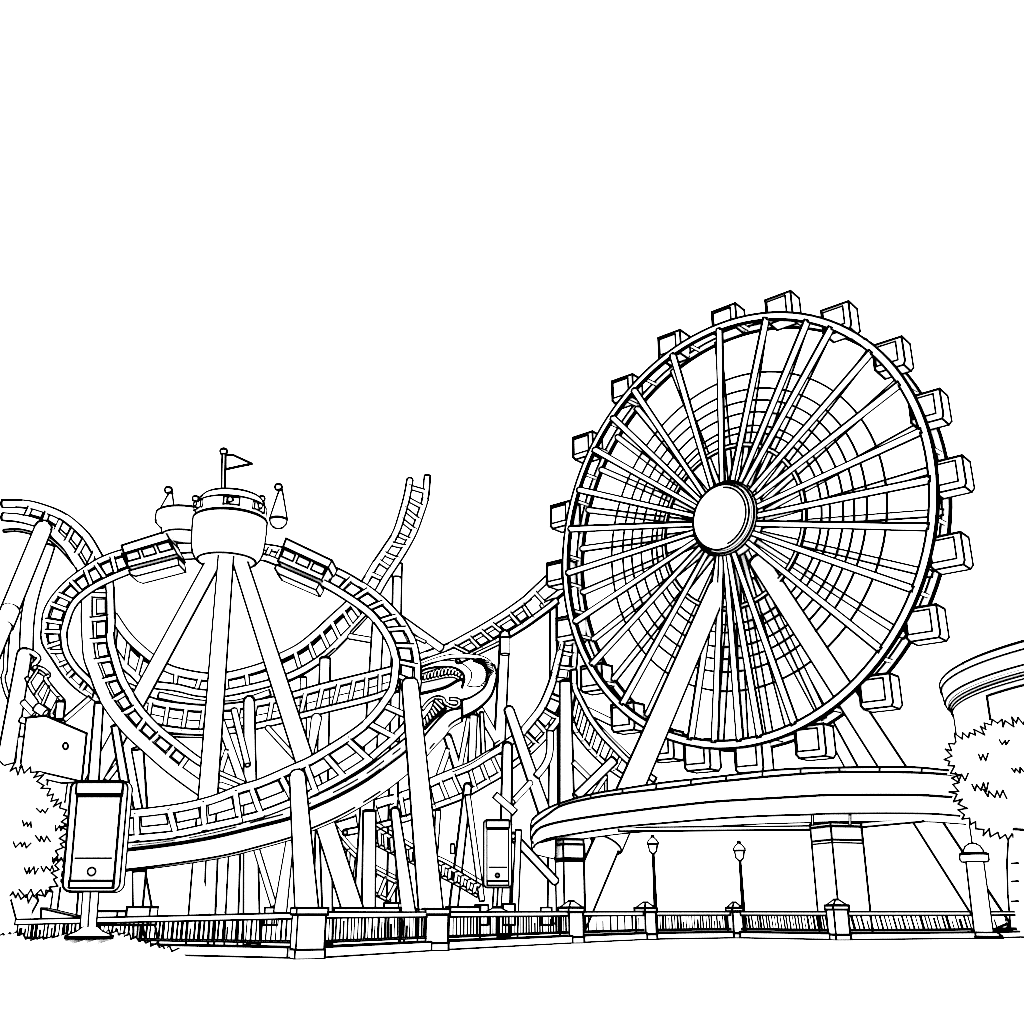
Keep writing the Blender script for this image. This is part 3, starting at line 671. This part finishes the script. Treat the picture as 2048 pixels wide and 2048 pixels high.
# cone shaped ornaments
def cone(base, ytop, ybot, r, Y, label, tilt=0):
    c = at(base[0], base[1], Y); s = mpp(c); z = s / math.cos(PITCH)
    t = thing('cone_ornament', c, label, 'ornament', 'cone ornaments beside the drum')
    h = (base[1] - ytop)
    build('cone', MB().lathe(c, [(r * s, 0), (2.2 * s, h * z), (.1 * s, (h + 1) * z)], 28, V((tilt, 0, 1))), t, thr=60)
    b = ybot - base[1]
    build('bowl', MB().lathe(c, [(.1 * s, -b * z), (r * .55 * s, -b * .86 * z), (r * .88 * s, -b * .5 * z), (r * s, -.02)], 28), t, thr=60)
    q = at(base[0] + tilt * h, ytop - 6, Y)
    build('ball', MB().lathe(q, [(.1 * s, -6 * s), (4.6 * s, -4 * s), (6.3 * s, 0), (4.6 * s, 4 * s), (.1 * s, 6 * s)], 16), t, thr=70)
cone((557, 1038), 980, 1055, 16, 47.5, 'white cone ornament with ball tip and rounded bowl, right of the drum')
cone((333, 1026), 986, 1030, 14, 49, 'white cone ornament with ball tip rising from the flat deck left of the drum', .1)
dk = at(372, 1040, 49); s = mpp(dk)
build('side_deck', MB().lathe(dk, [(42 * s, -34 * s), (44 * s, -20 * s), (57 * s, -6 * s), (57 * s, 10 * s)], 48), tow, thr=60)

# ------------------------------------------------------------------ coaster cars on the loop
def car(label, c0, c1, b0, b1, t0, t1, Y, nwin):
    ca, cb2 = at(*c0, Y), at(*c1, Y); ba, bb = at(*b0, Y), at(*b1, Y); ta, tb_ = at(*t0, Y), at(*t1, Y)
    t = thing('coaster_car', (ba + bb) / 2, label, 'coaster car', 'coaster cars on the loop')
    back_ = V((0, 1.3, 0))
    wa, wb = ca.lerp(ba, .38), cb2.lerp(bb, .38)
    build('body', MB().prism([wa, wb, bb, ba], back_), t)
    build('canopy', MB().prism([ca, cb2, cb2.lerp(bb, .36), ca.lerp(ba, .36)], V((0, 1.5, 0))), t, hw=1.8)
    f = V((0, -.06, 0))
    for i in range(nwin):
        u0, u1 = (i + .12) / nwin, (i + .88) / nwin
        def P(u, v): return wa.lerp(wb, u).lerp(ba.lerp(bb, u), v) + f
        wn = build('window', MB().prism([P(u0, .08), P(u1, .08), P(u1, .62), P(u0, .62)], V((0, .05, 0))), t, GLASS, hw=1.3)
        build('painted_window_shade', MB().prism([P(u0, .06) + f, P(u1, .06) + f, P(u1, .2) + f, P(u0, .2) + f], V((0, .03, 0))), wn, INK, ink=False)  # black strip standing in for shade along the top of the opening
    build('undertray', MB().prism([ba.lerp(ta, .35), bb.lerp(tb_, .35), tb_, ta.lerp(tb_, .1), ta.lerp(ba, .3)], V((0, 1.1, 0))), t, hw=1.5)
car('white coaster car with dark window openings on the loop, left of the drum', (243, 1091), (331, 1063), (256, 1134), (354, 1108), (262, 1155), (358, 1130), 48.6, 3)
car('white coaster car with dark window openings on the loop, right of the drum', (572, 1077), (664, 1121), (556, 1122), (643, 1160), (547, 1143), (632, 1180), 48.6, 3)

# ------------------------------------------------------------------ signs
def roundrect(x0, y0, x1, y1, r, Y, lean=0, n=6):
    pts = []
    for cx, cy_, a0 in ((x1 - r, y0 + r, -90), (x1 - r, y1 - r, 0), (x0 + r, y1 - r, 90), (x0 + r, y0 + r, 180)):
        for k in range(n + 1):
            a = math.radians(a0 + 90 * k / n); x, y = cx + r * math.cos(a), cy_ + r * math.sin(a)
            pts.append(at(x - (y - y0) * lean, y, Y))
    return pts
def sign(label, x0, y0, x1, y1, Y, lean, post, base, big):
    t = thing('display_sign', at((x0 + x1) / 2, base[1], Y), label, 'sign', 'display signs on posts')
    k = (x1 - x0) / 113; tw = 1.0 if big else .62
    fr = build('frame', MB().prism(roundrect(x0, y0, x1, y1, 16 * k, Y, lean), V((0, .35, 0))), t, thr=50, hw=2.3 if big else 1.3)
    L = lambda x, y: at(x - (y - y0) * lean, y, Y - .06)
    h = y1 - y0
    sm = MB().prism([L(x0 + 14 * k, y0 + h * .14), L(x1 - 13 * k, y0 + h * .14), L(x1 - 13 * k, y0 + h * .9), L(x0 + 14 * k, y0 + h * .9)], V((0, .05, 0)))
    sp = build('screen', sm, t, GLASS, hw=1.6 if big else .7)
    def lp(x, y): return L(x, y) - V((0, .06, 0))
    lm = MB(); cx = (x0 + x1) / 2; yc = y0 + h * .82
    for k2 in range(16):
        a, b = 2 * math.pi * k2 / 16, 2 * math.pi * (k2 + 1) / 16
        lm.line(lp(cx + 8 * k * math.cos(a), yc + 8 * k * math.sin(a)), lp(cx + 8 * k * math.cos(b), yc + 8 * k * math.sin(b)))
    build('round_mark', lm, sp, INK, hw=1.7)
    build('dividing_line', MB().line(lp(x0 + 22 * k, y0 + h * .70), lp(x1 - 20 * k, y0 + h * .70)), sp, INK, hw=1.8 * tw)
    build('hood', MB().prism([L(x0 + 12 * k, y0 + 3 * k), L(x1 - 10 * k, y0 + 3 * k), L(x1 - 10 * k, y0 + h * .115), L(x0 + 12 * k, y0 + h * .115)], V((0, -.05, 0))).line(L(x0 + 13 * k, y0 + h * .135), L(x1 - 10 * k, y0 + h * .135)), t, hw=1.8 * tw)
    build('tray', MB().prism([L(x0 + 15 * k, y0 + h * .905), L(x1 - 12 * k, y0 + h * .905), L(x1 - 12 * k, y0 + h * .965), L(x0 + 15 * k, y0 + h * .965)], V((0, -.1, 0))), t, hw=1.8 * tw)
    px, pw = post
    pm2 = MB()
    for dx in (-pw * .3, pw * .3):
        a, b = at(px + dx + 2 * k, y1 - 2, Y + .2), at(px + dx - 4 * k, base[1] - 12 * k, Y + .2); pm2.tube([a, b], pw * .26 * mpp(a), 12)
    build('post', pm2, t, hw=1.5)
    bc = at(px - 2 * k, base[1], Y + .2); s = mpp(bc)
    build('base', MB().lathe(bc, [(base[2] * s, 0), (base[2] * s, 3 * k * s), (base[2] * .55 * s, 11 * k * s), (base[2] * .3 * s, 20 * k * s)], 40), t, thr=50)
    return t
sign('large white phone-shaped sign with round mark, on a post by the leafy bush', 143, 1562, 257, 1783, 32.5, .085, (180, 26), (0, 1876, 44), True)
sign('small white phone-shaped sign with round mark, behind the fence in the middle', 967, 1640, 1023, 1775, 50, 0, (995, 14), (0, 1826, 22), False)
bb = thing('billboard', foot(at(125, 1500, 51.5)), 'blank white tilted billboard with one small ring mark above the left bush', 'billboard')
q = [at(*p, 50.5) for p in T('L', (440, 1215), (838, 1385), (790, 1850), (378, 1755))]
build('panel', MB().prism(q, V((-1.1, .55, 0))), bb)
rm = MB(); cc = T('L', (633, 1508))[0]
for k in range(16):
    a, b = 2 * math.pi * k / 16, 2 * math.pi * (k + 1) / 16
    rm.line(at(cc[0] + 5 * math.cos(a), cc[1] + 6.5 * math.sin(a), 50.35), at(cc[0] + 5 * math.cos(b), cc[1] + 6.5 * math.sin(b), 50.35))
build('ring_mark', rm, bb, INK)
for x in (95, 148):
    a = at(x, 1520, 51.3); build('post', MB().tube([a, foot(a)], .12, 12), bb)

# ------------------------------------------------------------------ lamps
def lamp(x, yt, yb, k, Y, label):
    b = at(x, yb, Y); b.z = 0; s = mpp(at(x, yt, Y)); z = s / math.cos(PITCH)
    t = thing('street_lamp', b, label, 'street lamp', 'lamps under the walkway')
    zt = at(x, yt, Y).z; c = V((b.x, b.y, 0))
    build('post', MB().tube([V((c.x, c.y, 0)), V((c.x, c.y, zt - 34 * k * z))], [5 * s, 3.2 * s], 12), t, INK, ink=False)
    head = build('lantern', MB().lathe(V((c.x, c.y, zt)), [(2 * s, -34 * k * z), (7 * k * s, -29 * k * z), (9.5 * k * s, -15 * k * z)], 12), t, hw=1.5, thr=50)
    build('lantern_cap', MB().lathe(V((c.x, c.y, zt)), [(11.5 * k * s, -15 * k * z), (11.5 * k * s, -12 * k * z), (7 * k * s, -6 * k * z), (2 * s, -2 * k * z), (1.5 * s, 3 * k * z)], 12), head, hw=1.3, thr=50)
    build('base', MB().lathe(c, [(7 * s, 0), (7 * s, 5 * z), (4 * s, 9 * z)], 12), t, INK, ink=False)
lamp(1312, 1674, 1840, .85, 62, 'thin black street lamp with lantern, left one of the two under the walkway')
lamp(1488, 1686, 1840, .9, 62, 'thin black street lamp with lantern, right one, nearer the square walkway column')

# ------------------------------------------------------------------ fence
def post(x0, corner, x1, ybase, ycap, cap0, cap1, kind, label):
    xc = (x0 + x1) / 2; c = ground(xc, ybase); s = mpp(c); a, b = corner - x0, x1 - corner
    side = math.hypot(a, b) * s / 2; yaw = math.atan2(a, b)
    ax = V((math.cos(yaw), math.sin(yaw), 0)); ay = V((-ax.y, ax.x, 0))
    t = thing('fence_pillar', c, label, 'fence pillar', 'pillars along the fence')
    hb = at(xc, ycap, c.y).z
    hp = .26
    build('shaft', MB().box(V((c.x, c.y, (hp + hb) / 2)), ax * side, ay * side, V((0, 0, (hb - hp) / 2))), t)
    build('base', MB().box(V((c.x, c.y, hp / 2)), ax * side * 1.05, ay * side * 1.05, V((0, 0, hp / 2))), t)
    k = 1.12
    cm = MB().box(V((c.x, c.y, hb + .09)), ax * side * k, ay * side * k, V((0, 0, .09)))
    o = build('cap', cm, t)
    if kind:
        vs = [V((c.x, c.y, hb + .18)) + ax * side * i + ay * side * j for i, j in ((-1, -1), (1, -1), (1, 1), (-1, 1))]
        vs += [V((c.x, c.y, hb + .18 + .26)) + ax * side * .2 * i + ay * side * .2 * j for i, j in ((-1, -1), (1, -1), (1, 1), (-1, 1))]
        build('peak', MB().add(vs, [(3, 2, 1, 0), (4, 5, 6, 7)] + [(k2, (k2 + 1) % 4, (k2 + 1) % 4 + 4, k2 + 4) for k2 in range(4)]), o, hw=1.5)
    return c
PS = [post(577, 597, 650, 1918, 1829, 571, 653, 0, 'largest white fence pillar, carrying the nearer round coaster column'),
      post(834, 853, 896, 1902, 1829, 830, 899, 0, 'white fence pillar carrying the taller round coaster column'),
      post(1121, 1138, 1167, 1887, 1824, 1110, 1167, 1, 'white peaked fence pillar at the left foot of the curved walkway'),
      post(1274, 1290, 1313, 1880, 1824, 1269, 1312, 1, 'white peaked fence pillar just left of the left-hand thin lamp'),
      post(1459, 1466, 1487, 1877, 1823, 1452, 1488, 1, 'white peaked fence pillar just left of the right-hand thin lamp'),
      post(1662, 1668, 1698, 1881, 1819, 1657, 1697, 1, 'white peaked fence pillar in front of the square walkway column')]
bc = ground(1969, 1878); s = mpp(bc)
boll = thing('gate_column', bc, 'tall white round column with domed cap at the right end of the fence', 'column')
zt = at(1960, 1722, bc.y).z
dx = at(1949, 1720, bc.y).x
lean = V((dx - bc.x, 0, zt)); ln = lean.normalized()
build('shaft', MB().tube([bc + V((0, 0, .2)), bc + lean], [16.5 * s, 15.5 * s], 24), boll)
build('base', MB().lathe(bc, [(32 * s, 0), (32 * s, .12), (22 * s, .3)], 32), boll, thr=30, hw=2.8)
tp = bc + lean
cp = build('cap', MB().lathe(tp, [(24 * s, 0), (26 * s, 3 * s), (26 * s, 13 * s), (24 * s, 14 * s)], 32), boll, thr=60)
build('dome', MB().lathe(tp, [(18 * s, 14 * s), (17.5 * s, 20 * s), (13 * s, 28 * s), (7 * s, 32 * s), (.1 * s, 34 * s)], 32), cp, thr=70)

def panel(a, b, ga, gb, n, label, slant=0.0, r=1.6, plinth=True, zt=None):
    d = (b - a); d.z = 0; L = d.length; d.normalize(); nrm = V((-d.y, d.x, 0))
    if nrm.y > 0: nrm = -nrm
    p, q = a + d * ga, b - d * gb
    z1a, z1b = zt or (1.24, 1.24)
    t = thing('fence_panel', V(((p.x + q.x) / 2, (p.y + q.y) / 2, 0)), label, 'fence panel', 'fence panels between the pillars')
    def at_(u, z): return V((p.x + (q.x - p.x) * u, p.y + (q.y - p.y) * u, z))
    def slab(z0a, z0b, h, th, name, hw=1.2):
        vs = [at_(0, z0a) - nrm * th, at_(1, z0b) - nrm * th, at_(1, z0b + h) - nrm * th, at_(0, z0a + h) - nrm * th]
        return build(name, MB().prism(vs, nrm * 2 * th), t, hw=hw)
    slab(z1a - .12, z1b - .12, .16, .06, 'top_rail')
    slab(.43, .43, .05, .05, 'bottom_rail', .9)
    if plinth: slab(.02, .02, .29, .22, 'plinth', 1.7)
    for i in range(n):
        u = (i + .5) / n + random.uniform(-.12, .12) / n
        zt_ = (z1a + (z1b - z1a) * u) - .12
        a0, b0 = at_(u + slant, .45), at_(u, zt_)
        m = mpp(a0); rr = (1.5 * r * random.choice((.6, .75, 1.0, 1.0, 1.35))) * m
        if random.random() < .12: b0 = a0.lerp(b0, random.uniform(.55, .9))
        build('baluster', MB().tube([a0, b0], rr, 5), t, INK, ink=False)
    return t
LA = at(-16, 1880, 41); LA.z = 0
L0 = at(34, 1840, 40.5)
panel(V((L0.x, L0.y, 0)), PS[0], 0, .55, 64, 'long white fence panel with close black balusters left of the largest pillar', 0, 1.75, True, (1.0, 1.22))
panel(PS[0], PS[1], .55, .5, 32, 'white fence panel with close black balusters between the two coaster pillars', 0, 1.5)
panel(PS[1], PS[2], .5, .4, 42, 'long white fence panel with balusters under the small phone-shaped sign', 0, 1.35)
panel(PS[2], PS[3], .4, .4, 9, 'white fence panel with few balusters between two peaked pillars at the walkway foot', 0, 1.1)
panel(PS[3], PS[4], .4, .4, 27, 'white fence panel with balusters between the two thin lamps', 0, 1.3)
panel(PS[4], PS[5], .4, .4, 30, 'white fence panel with balusters between right-hand thin lamp and square walkway column', .012, 1.3)
panel(PS[5], bc, .4, .75, 28, 'white fence panel with slanted balusters left of the domed round column', .02, 1.6)
panel(bc, ground(2080, 1874), .8, 0, 5, 'short white fence panel right of the domed round column', .05, 1.6)

# low walls seen between the feet
for (x0, y0, x1), Y, lab in (((668, 1816, 800), 46, 'low white wall block behind the fence between the two coaster pillars'), ((892, 1814, 960), 52, 'low white wall block behind the fence left of the small sign')):
    a, b = at(x0, y0, Y), at(x1, y0, Y)
    tag(build('low_wall', MB().wbox(a.x, b.x, Y, Y + .5, 0, a.z)), lab, 'wall')
# ------------------------------------------------------------------ round building at the right
RB = thing('round_building', foot(at(2300, 1500, 115)), 'white round building with overhanging flat roof rim behind the right-hand tree', 'building')
rc = at(2492, 1338, 118); s = mpp(at(2000, 1338, 110)) * 1.02; z = s / math.cos(PITCH)
def rz(y): return rc.z + (1360 - y) * z - rc.z
build('roof', MB().lathe(rc, [(575 * s, rz(1416)), (597 * s, rz(1392)), (600 * s, rz(1366)), (600 * s, rz(1356)), (594 * s, rz(1352))], 160), RB, thr=30)
build('parapet', MB().lathe(rc, [(603 * s, rz(1366)), (603 * s, rz(1353)), (596 * s, rz(1350))], 160), RB, thr=50, hw=1.6)
wallc = build('wall', MB().lathe(V((rc.x, rc.y, 0)), [(578 * s, 0), (582 * s, rc.z + rz(1400))], 160), RB)
for r_, y_ in ((590, 1400), (586, 1411)):
    build('cornice', MB().lathe(rc, [(r_ * s, rz(y_ + 3)), (r_ * s, rz(y_ - 3))], 160), RB, thr=60, hw=1.3)
for a0, a1 in ((186.5, 199), (203, 216)):
    pts = [V((rc.x + math.cos(math.radians(a)) * 585 * s, rc.y + math.sin(math.radians(a)) * 585 * s, 0)) for a in lin(a0, a1, 10)]
    zb, ztp = rc.z + rz(1500), rc.z + rz(1425)
    build('window', MB().ribbon([p + V((0, 0, ztp)) for p in pts], [p + V((0, 0, zb)) for p in pts], .1), RB, GLASS, thr=60, hw=2.3)

# ------------------------------------------------------------------ leafy things
def lump(mb, c, rx, ry, rz_, seed, seg=28, ring=18, amp=.05):
    rnd = random.Random(seed); vs, fs = [], []
    for i in range(ring + 1):
        th = math.pi * i / ring
        for k in range(seg):
            a = 2 * math.pi * k / seg; q = 1 + rnd.uniform(-amp, amp)
            vs.append(c + V((rx * math.sin(th) * math.cos(a) * q, ry * math.sin(th) * math.sin(a) * q, rz_ * math.cos(th) * q)))
    for i in range(ring):
        for k in range(seg):
            fs.append((i * seg + k, i * seg + (k + 1) % seg, (i + 1) * seg + (k + 1) % seg, (i + 1) * seg + k))
    mb.add(vs, fs)
def zigzag(pts, step, amp, rnd):
    """jagged leaf edge along a polyline of 3-D points; returns the tip/notch points"""
    out = []; up = 1
    P = cr(pts, max(8, int(sum((b - a).length for a, b in zip(pts, pts[1:])) / step)))
    for i, p in enumerate(P):
        t = (P[min(i + 1, len(P) - 1)] - P[max(i - 1, 0)]).normalized(); n = t.cross((EYE - p).normalized()).normalized()
        out.append(p + n * amp * (up * rnd.uniform(.35, 1.2)) + t * rnd.uniform(-.5, .5) * step); up = -up
    return out
def crown(parent, outline, Y, scrib, seed, core):
    """leaf crown: a body with a jagged rim of leaf tips and a few tufts in front"""
    rnd = random.Random(seed); m = mpp(at(*outline[0], Y))
    P = [at(x, y, Y) for x, y in outline]
    z = zigzag(P + [P[0]], 7 * m, 8.5 * m, rnd)[:-1]
    cm = MB().prism(z, V((0, .5, 0)))
    c = at(*core[:2], Y + .25)
    lump(cm, c, core[2] * m, core[2] * m * .9, core[3] * m, seed)
    o = build('crown', MB(), parent, LEAF) if 0 else None
    # rim leaves drawn, body plain
    bm_ = MB().prism(z, V((0, .5, 0)))
    body = MB(); lump(body, c, core[2] * m, core[2] * m * .95, core[3] * m, seed)
    body.lines = [(a, b) for a, b in zip(z, z[1:] + z[:1])]
    body.add(bm_.v, bm_.f)
    for pts in scrib:
        q = []
        for x, y in pts:
            d = ray(x, y).normalized(); # land on the crown's near surface
            e = Y - core[2] * m * .95 - .15
            q.append(at(x, y, e))
        body.lines += list(zip(q, q[1:]))
    build('crown', body, parent, LEAF, ink=False, hw=2.0)
def scr(cx, cy_, n, rnd, w=30, h=12):
    pts = []
    for i in range(n):
        pts.append((cx - w / 2 + w * i / (n - 1) + rnd.uniform(-3, 3), cy_ + (h if i % 2 else -h) * rnd.uniform(.3, .6)))
    return pts
rn = random.Random(3)
rt = thing('leafy_tree', foot(at(2045, 1800, 62)), 'round leafy tree with jagged outline and slim trunk at the right edge', 'tree')
crown(rt, [(1908, 1478), (1926, 1470), (1945, 1468), (1962, 1462), (1975, 1450), (1992, 1440), (2010, 1448), (2040, 1440), (2085, 1450), (2110, 1500), (2120, 1580), (2100, 1650), (2060, 1672), (2030, 1678), (1995, 1672), (1965, 1662), (1940, 1645), (1925, 1630), (1926, 1608), (1908, 1590), (1915, 1565), (1910, 1545), (1895, 1520), (1900, 1495)], 62,
      [scr(2010, 1484, 5, rn, 20, 10), scr(1965, 1514, 5, rn, 22, 14), scr(1960, 1574, 7, rn, 34, 16), scr(1990, 1588, 8, rn, 46, 16), scr(1922, 1553, 5, rn, 24, 14), scr(2035, 1540, 6, rn, 26, 10)], 11, (2012, 1560, 84, 92))
tm = MB().tube([at(2058, 1668, 62.2), at(2052, 1730, 62.2), at(2054, 1790, 62.2), foot(at(2056, 1815, 62.2))], [32 * .03, 30 * .03, 30 * .03, 33 * .03], 16)
for y in (1727, 1763, 1803): tm.line(at(2024, y, 61.0), at(2036, y - 1, 61.0))
build('trunk', tm, rt)
lt_ = thing('leafy_bush', foot(at(40, 1800, 43)), 'big leafy bush with jagged outline behind the large sign at the left edge', 'bush')
crown(lt_, [(16, 1524), (30, 1538), (50, 1540), (66, 1543), (80, 1556), (86, 1575), (100, 1592), (108, 1602), (124, 1615), (132, 1640), (128, 1665), (126, 1690), (112, 1708), (118, 1725), (112, 1745), (108, 1770), (88, 1790), (62, 1800), (40, 1790), (20, 1794), (-20, 1790), (-70, 1740), (-80, 1640), (-50, 1560), (-10, 1528)], 43,
      [scr(84, 1622, 5, rn, 20, 10), scr(55, 1648, 6, rn, 20, 12), scr(85, 1678, 6, rn, 26, 12), scr(44, 1690, 7, rn, 34, 12), scr(62, 1742, 7, rn, 28, 14), scr(96, 1738, 6, rn, 26, 12), scr(118, 1656, 5, rn, 18, 14), scr(115, 1720, 6, rn, 24, 14), scr(70, 1786, 7, rn, 60, 18)], 5, (22, 1660, 84, 104))
lb_ = MB(); c = at(-8, 1805, 43.6); lump(lb_, V((c.x, c.y, .9)), 72 * mpp(c), 60 * mpp(c), 1.5, 8)
lb_.line(at(22, 1800, 42.0), at(33, 1842, 42.0))
build('lower_foliage', lb_, lt_, LEAF, ink=False)
# clipped hedge in front of the left fence
he = [(-60, 1872), (-10, 1876), (36, 1870), (60, 1880), (90, 1882), (120, 1875), (160, 1868), (200, 1870), (232, 1866), (260, 1876), (290, 1886), (320, 1896), (355, 1901)]
rnd = random.Random(9); YH = 34
hp_ = [at(x, y, YH) for x, y in he]; m = mpp(hp_[0])
zz = zigzag(hp_, 7 * m, 5 * m, rnd)
hm = MB().prism(zz + [V((zz[-1].x + .3, YH, 0.0)), V((zz[0].x - .3, YH, 0.0))], V((0, -2.8, -.3)))
up_ = V((0, -.06, .04)); hm.lines = [(a + up_, b + up_) for a, b in zip(zz[3:], zz[4:])]
tag(build('hedge', hm, None, LEAF, ink=False, hw=2.0), 'low white hedge with ragged top edge in front of the left fence panel', 'hedge')
sb_ = [at(*p, 44) for p in ((82, 1817), (150, 1833), (150, 1845), (82, 1845))]
tag(build('stone_block', MB().prism(sb_, V((0, .6, 0)))), 'small sloping white block behind the fence under the leafy bush', 'block')
